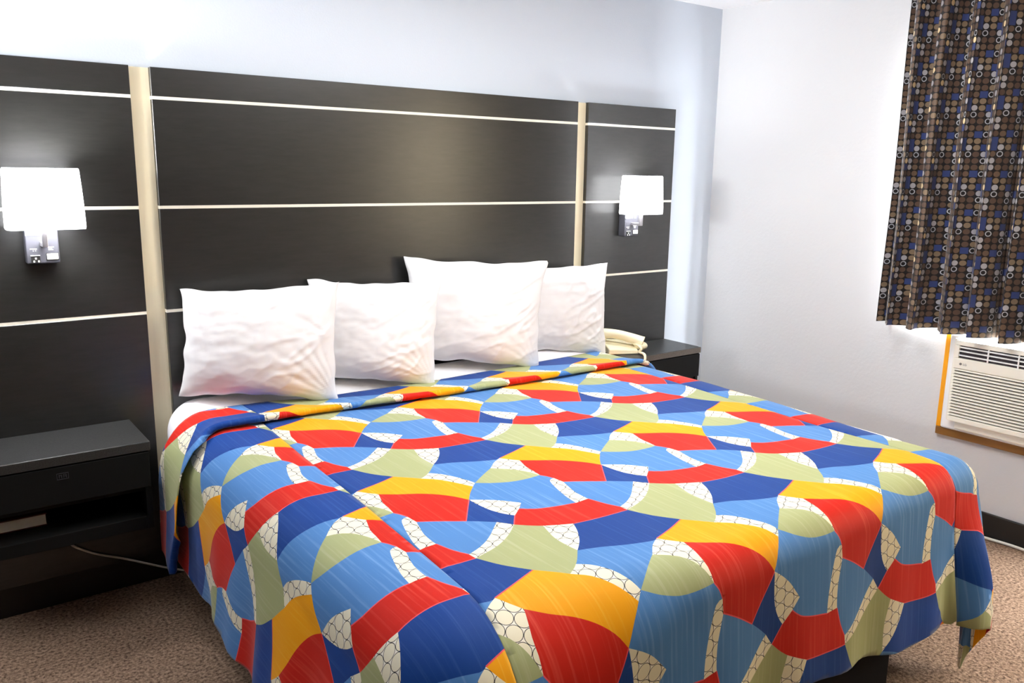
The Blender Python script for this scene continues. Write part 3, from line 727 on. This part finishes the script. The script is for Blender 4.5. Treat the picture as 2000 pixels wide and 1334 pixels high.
# pink hairline where red or yellow cloth meets another colour
side_col = {}
for colr, path in FACES:
    ns_ = path.split()
    for a, b_ in zip(ns_, ns_[1:]): side_col.setdefault(frozenset((a, b_)), []).append(colr)
PINK = []
for ln in CHAINS.strip().split('\n'):
    a, b_ = ln.split()[:2]; cs_ = side_col[frozenset((a, b_))]
    if 'red' in cs_ and ('blue' in cs_ or 'navy' in cs_): PINK.append((a, b_))
    elif cs_.count('yellow') and 'navy' in cs_: PINK.append((a, b_))
PW = .0016
def panel_mesh(border, off, grid_step, to3d, vshift=0.0):
    """triangulate one cloth panel so that colour borders are mesh edges; returns verts3d, faces, material ids, uvs"""
    border = np.array(border)
    lo, hi = border.min(0)-.01, border.max(0)+.01
    V = []; E = []
    nb = len(border)
    V += [tuple(p) for p in border]; E += [(i, (i+1) % nb) for i in range(nb)]
    corners = np.array([[lo[0], lo[1]], [hi[0], lo[1]], [lo[0], hi[1]], [hi[0], hi[1]]])
    lc = (Li @ (corners-K0).T).T-off
    i0, j0 = np.floor(lc.min(0)).astype(int)-2; i1, j1 = np.ceil(lc.max(0)).astype(int)+2
    pink_pts = []
    for ln in CHAINS.strip().split('\n'):
        a, b_ = ln.split()[:2]; base = chain[(a, b_)]
        for i in range(i0, i1+1):
            for j in range(j0, j1+1):
                uv = (Lm @ (base+off+np.array([i, j])).T).T+K0
                if uv[:, 0].max() < lo[0] or uv[:, 0].min() > hi[0] or uv[:, 1].max() < lo[1] or uv[:, 1].min() > hi[1]: continue
                uv = np.round(uv, 5)
                st = len(V); V += [tuple(p) for p in uv]; E += [(st+k, st+k+1) for k in range(len(uv)-1)]
                if (a, b_) in PINK:
                    t = np.gradient(uv, axis=0); t /= np.linalg.norm(t, axis=1)[:, None]+1e-9; nn = np.stack([-t[:, 1], t[:, 0]], 1)
                    for sg in (-1, 1):
                        o2 = uv+nn*PW*sg; st = len(V); V += [tuple(p) for p in o2]; E += [(st+k, st+k+1) for k in range(len(o2)-1)]
                    pink_pts.append(uv)
    xs = np.arange(lo[0], hi[0], grid_step); ys = np.arange(lo[1], hi[1], grid_step)
    gx_, gy_ = np.meshgrid(xs, ys); G = np.stack([gx_.ravel(), gy_.ravel()], 1)
    G[:, 0] += (np.arange(len(G)) % 2)*1e-4
    G = G[in_poly(G, border)]
    V += [tuple(p) for p in G]
    r = geometry.delaunay_2d_cdt([Vector(v) for v in V], E, [], 0, 1e-5)
    ov = np.array([(v.x, v.y) for v in r[0]]); of = [tuple(f) for f in r[2]]
    cen = np.array([ov[list(f)].mean(0) for f in of])
    keep = in_poly(cen, border)
    of = [f for f, k in zip(of, keep) if k]; cen = cen[keep]
    cid = classify(cen, off)
    if pink_pts:
        seg0 = np.concatenate([p[:-1] for p in pink_pts]); seg1 = np.concatenate([p[1:] for p in pink_pts])
        near = np.zeros(len(cen), bool)
        for k0 in range(0, len(cen), 4000):
            Pq = cen[k0:k0+4000]
            md = np.full(len(Pq), 9.0)
            for m0 in range(0, len(seg0), 400):
                a_, b2 = seg0[m0:m0+400], seg1[m0:m0+400]; ab = b2-a_
                t = ((Pq[:, None]-a_[None])*ab[None]).sum(2)/(ab*ab).sum(1)[None].clip(1e-12); t = t.clip(0, 1)
                dd = np.linalg.norm(Pq[:, None]-a_[None]-t[..., None]*ab[None], axis=2).min(1); md = np.minimum(md, dd)
            near[k0:k0+4000] = md < PW*.98
        cid[near] = COL.index('pink')
    uvs = ov.copy()
    v3 = [to3d(float(u), float(v)) for u, v in ov]
    return v3, of, cid, uvs

ZC = .684; UL, RLr = .07, .15; UR, RRr = 1.93, .14; VF, RF = -1.965, .093
HEM_L, HEM_R, HEM_F = -.51, 2.41, -2.442
def arc(s, r):                 # overhang s -> (out, drop, angle)
    if s <= 0: return 0., 0., 0.
    if s < r*PI/2:
        th = s/r; return r*math.sin(th), r*(1-math.cos(th)), th
    return r, r+(s-r*PI/2), PI/2
def surf(u, v, n=0.0):
    """cloth (u across, v along) -> world; n = offset along the outward normal"""
    left = u < 1; URv = UR-.065*sm((-v-.9)/1.05)
    a = max(0, UL-u, u-URv); r_a = RLr if left else RRr
    lf = sm((.70-u)/.55); RFu = RF+.15*lf; VFu = VF+.140*lf
    b_ = max(0, VFu-v)
    sgn = -1 if left else 1
    ucl = min(max(u, UL), URv); vcl = max(v, VFu)
    rho = math.hypot(a, b_)
    if rho == 0:
        return Vector((u, v, ZC+n))
    fa = a/rho; fb = b_/rho
    r = r_a*fa*fa+RFu*fb*fb
    out, drop, th = arc(rho, r)
    hang = max(0, rho-r*PI/2)
    phi = math.atan2(b_, a)                                   # 0 = side, pi/2 = foot
    # hanging cloth : gentle flare and soft folds that deepen towards the hem
    k = min(1, hang/.35)
    if b_ == 0:
        fl = (.05 if left else .05)*hang + k*.012*(1+math.sin(2*PI*v/.46+1.0)) + k*.007*math.sin(2*PI*v/.21)
        if left: fl += .13*hang*sm((-v-.7)/.9)
        if left: fl *= .35+.65*sm((-v-.45)/.5)
    elif a == 0:
        fl = .03*hang + k*.012*(1+math.sin(2*PI*u/.50+.4)) + k*.006*math.sin(2*PI*u/.23)
    else:
        w_ = math.sin(2*phi)**2
        f_side = (.18 if left else .05)*hang + k*.012; f_foot = .03*hang+k*.012
        fl = f_side*fa*fa+f_foot*fb*fb + w_*(.30 if left else CORNER)*hang
    out += fl
    drop -= fl*fl/(2*max(hang, .05)) if hang > 0 else 0
    cx_, cy2 = fa*sgn, -fb
    if not left and b_ > 0 and hang > 0:                      # the corner pleat at the foot of the right side
        kk = min(1.15, hang/.33)*(1 if a > 0 else sm((u-1.70)/.17))
        if kk > 0:
            deg = math.degrees(phi)
            for (d0, x0, y0), (d1, x1, y1) in zip(PLEAT, PLEAT[1:]):
                if d0 <= deg <= d1:
                    t_ = (deg-d0)/(d1-d0); tx, ty = x0+(x1-x0)*t_, y0+(y1-y0)*t_; break
            if a == 0: tx = tx*sm((u-1.70)/.17)
            px_, py2 = cx_*out, cy2*out; kk = min(kk, 1.1); kb = kk*kk*(3-2*kk) if kk < 1 else kk
            if a == 0: tx += 0
            px_ += (tx-px_)*kb; py2 += (ty-py2)*kb
            return Vector((ucl+px_, vcl+py2, max(ZC-drop, .012)))
    nz = math.cos(th); nh = math.sin(th)
    z = ZC-drop+n*nz
    z = max(z, .012)
    return Vector((ucl+cx_*(out+n*nh), vcl+cy2*(out+n*nh), z))
CORNER = .16
PLEAT = [(0, .14, 0), (15, .10, -.05), (30, .05, -.10), (45, -.009, -.141), (55, .0, -.150), (70, .012, -.185), (80, .006, -.197), (90, -.005, -.195)]
SEAML = lambda v: .205+.045*(min(max(v, -2.1), 0)+.26)-.010*sm((-v-1.6)/.4)
SEAMR = lambda v: 1.835+.045*(min(max(v, -2.1), 0)+1.2)-.022*sm((-v-1.8)/.3)
OFFC = np.array([0., 0.]); OFFL = np.array([-.2055, -.19]); OFFR = np.array([-.36, .213])
def lip(u):
    return -.452-.062*sm((u-.15)/1.1)
def wrinkle(u, v):
    n_ = .0045*noise.noise(Vector((u*2.3, v*2.3, .3)))+.0022*noise.noise(Vector((u*7, v*4, 2.2)))
    for sf in (SEAML, SEAMR):
        d_ = (u-sf(v))/.010; n_ -= .0025*math.exp(-d_*d_)
    return n_
def main3(u, v): return surf(u, v, wrinkle(u, v))
def line(p, q, st=.02):
    n_ = max(1, int(math.hypot(q[0]-p[0], q[1]-p[1])/st)); return [(p[0]+(q[0]-p[0])*k/n_, p[1]+(q[1]-p[1])*k/n_) for k in range(n_)]
def poly_lines(pts):
    o_ = []
    for p, q in zip(pts, pts[1:]+pts[:1]): o_ += line(p, q)
    return o_
hw = lambda t, s: .012*math.sin(t*7+s)+.006*math.sin(t*17+s*2)
def head_limit(u):
    if u > .02: return lip(u)+.05
    k = min(1, (.02-u)/.55); return lip(u)+.05+.11*min(1, k*4)
hemL = [(HEM_L+hw(v, 1), v) for v in np.arange(-2.44, -.62, .03)]
hemF = lambda u: HEM_F+hw(u, 2.2)-.085*sm((u-1.05)/.6)
comp = []
# left, centre and right panels of the spread
bl_ = [(HEM_L, -2.44)]+[(float(u), hemF(u)) for u in np.arange(HEM_L+.03, SEAML(-2.45), .03)]+[(SEAML(v), float(v)) for v in np.arange(-2.44, head_limit(.2), .03)]+[(SEAML(-.41), head_limit(.2))] \
      +[(float(u), head_limit(float(u))) for u in np.arange(.17, HEM_L, -.03)]+[(float(a), float(b_)) for a, b_ in hemL[::-1]]
bc_ = [(SEAML(-2.45), hemF(SEAML(-2.45)))]+[(float(u), hemF(u)) for u in np.arange(SEAML(-2.45)+.03, SEAMR(-2.45)-.01, .03)]+[(SEAMR(v), float(v)) for v in np.arange(-2.50, lip(1.8)+.05, .03)] \
      +[(float(u), lip(float(u))+.05) for u in np.arange(1.84, .22, -.03)]+[(SEAML(v), float(v)) for v in np.arange(-.41, -2.44, -.03)]
br_ = [(SEAMR(-2.45), hemF(SEAMR(-2.45)))]+[(float(u), hemF(u)) for u in np.arange(SEAMR(-2.45)+.03, HEM_R, .03)]+[(HEM_R+hw(v, 3), float(v)) for v in np.arange(-2.51, lip(2)+.05, .03)] \
      +[(float(u), lip(float(u))+.05) for u in np.arange(HEM_R, 1.89, -.03)]+[(SEAMR(v), float(v)) for v in np.arange(lip(1.8)+.04, -2.51, -.03)]
left3 = lambda u, v: main3(u, v)
comp.append((bl_, OFFL, left3)); comp.append((bc_, OFFC, main3)); comp.append((br_, OFFR, main3))
# the pleat near the pillows : a strip folded over the spread with a rounded lip
VS = .548                                                     # cloth length taken up by the pleat
LR = .013
def strip3(u, v):
    y = v-VS                                                  # where it lies on the bed
    ly = lip(u)
    ly += -.095*sm((.04-u)/.14)+.11*sm((-u-.20)/.3)
    t = y-ly
    if t >= LR:
        n_ = .008+.020*math.exp(-(t-LR)/.09)+.5*wrinkle(u, v)+.002; yy = y
        n_ = max(n_, .006)
    else:                                                     # lip curls round and under
        th = min((LR-t)/LR, PI)
        yy = ly+LR-LR*math.sin(th); n_ = .004+LR*.95+LR*math.cos(th)+.002
        extra = max(0, (LR-t)-PI*LR); yy += extra
    return surf(u, yy, n_+.022*sm((-u-.05)/.2))
def top_edge(u):
    pts = [(-.6, -.225), (-.1, -.225), (.13, -.200), (.31, -.222), (.43, -.262), (.96, -.288), (1.46, -.250), (1.79, -.228), (2.05, -.19), (2.6, -.19)]
    for (a0, b0), (a1, b1) in zip(pts, pts[1:]):
        if u <= a1: return b0+(b1-b0)*max(0, (u-a0)/(a1-a0))
    return pts[-1][1]
def strip_border(u0, u1):
    n_ = int((u1-u0)/.025)
    us = [u0+(u1-u0)*k/n_ for k in range(n_+1)]
    lo_ = [(u, lip(u)+VS-.055) for u in us]; hi_ = [(u, top_edge(u)+VS) for u in us[::-1]]
    r_ = [lo_[-1]]+line(lo_[-1], hi_[0])[1:]; l_ = line(hi_[-1], lo_[0])
    return lo_[:-1]+r_+hi_[:-1]+l_
comp.append((strip_border(HEM_L+.02, .197), OFFL, strip3)); comp.append((strip_border(.197, 1.87), OFFC, strip3)); comp.append((strip_border(1.87, HEM_R), OFFR, strip3))
allv, allf, allm, alluv = [], [], [], []
for bd, off, fn in comp:
    v3, of, cid, uvs = panel_mesh(bd, off, .018, fn)
    st = len(allv); allv += v3; allf += [tuple(i+st for i in f) for f in of]; allm += list(cid); alluv += list(uvs)
me = bpy.data.meshes.new('bedspread'); me.from_pydata([tuple(v) for v in allv], [], allf)
for c_ in COL: me.materials.append(F[c_])
me.polygons.foreach_set('material_index', np.array(allm, dtype=np.int32)); me.polygons.foreach_set('use_smooth', np.ones(len(allf), bool))
uvl = me.uv_layers.new(name='UVMap'); li = np.empty(len(me.loops), dtype=np.int32); me.loops.foreach_get('vertex_index', li)
uvl.data.foreach_set('uv', np.array(alluv)[li].astype(np.float32).ravel())
me.update()
o = bpy.data.objects.new('bedspread', me); C.objects.link(o)
tag(o, 'red, yellow, blue and white patchwork-print bedspread draped over the bed', 'bedspread')
sd = o.modifiers.new('thickness', 'SOLIDIFY'); sd.thickness = .003; sd.offset = -1

# ------------------------------------------------------------------ cords on the floor
bm = B(); tube(bm, spline([(-.40, -.037, .255), (-.365, -.037, .214), (-.30, -.037, .170), (-.215, -.037, .129), (-.13, -.037, .083), (-.057, -.04, .046), (.03, -.05, .012), (.12, -.08, .006)], 8), .004, 8)
tag(obj('power_cord', bm, M['cord'], smooth=True), 'pale power cord hanging from the left nightstand towards the bed', 'cord')
bm = B(); tube(bm, spline([(2.955, -1.2, .008), (2.950, -1.45, .008), (2.945, -1.655, .008), (2.958, -1.78, .008), (2.955, -1.90, .008), (2.95, -2.3, .008)], 8), .007, 8)
tag(obj('floor_cable', bm, M['cord'], smooth=True), 'white cable lying along the black baseboard under the air conditioner', 'cable')
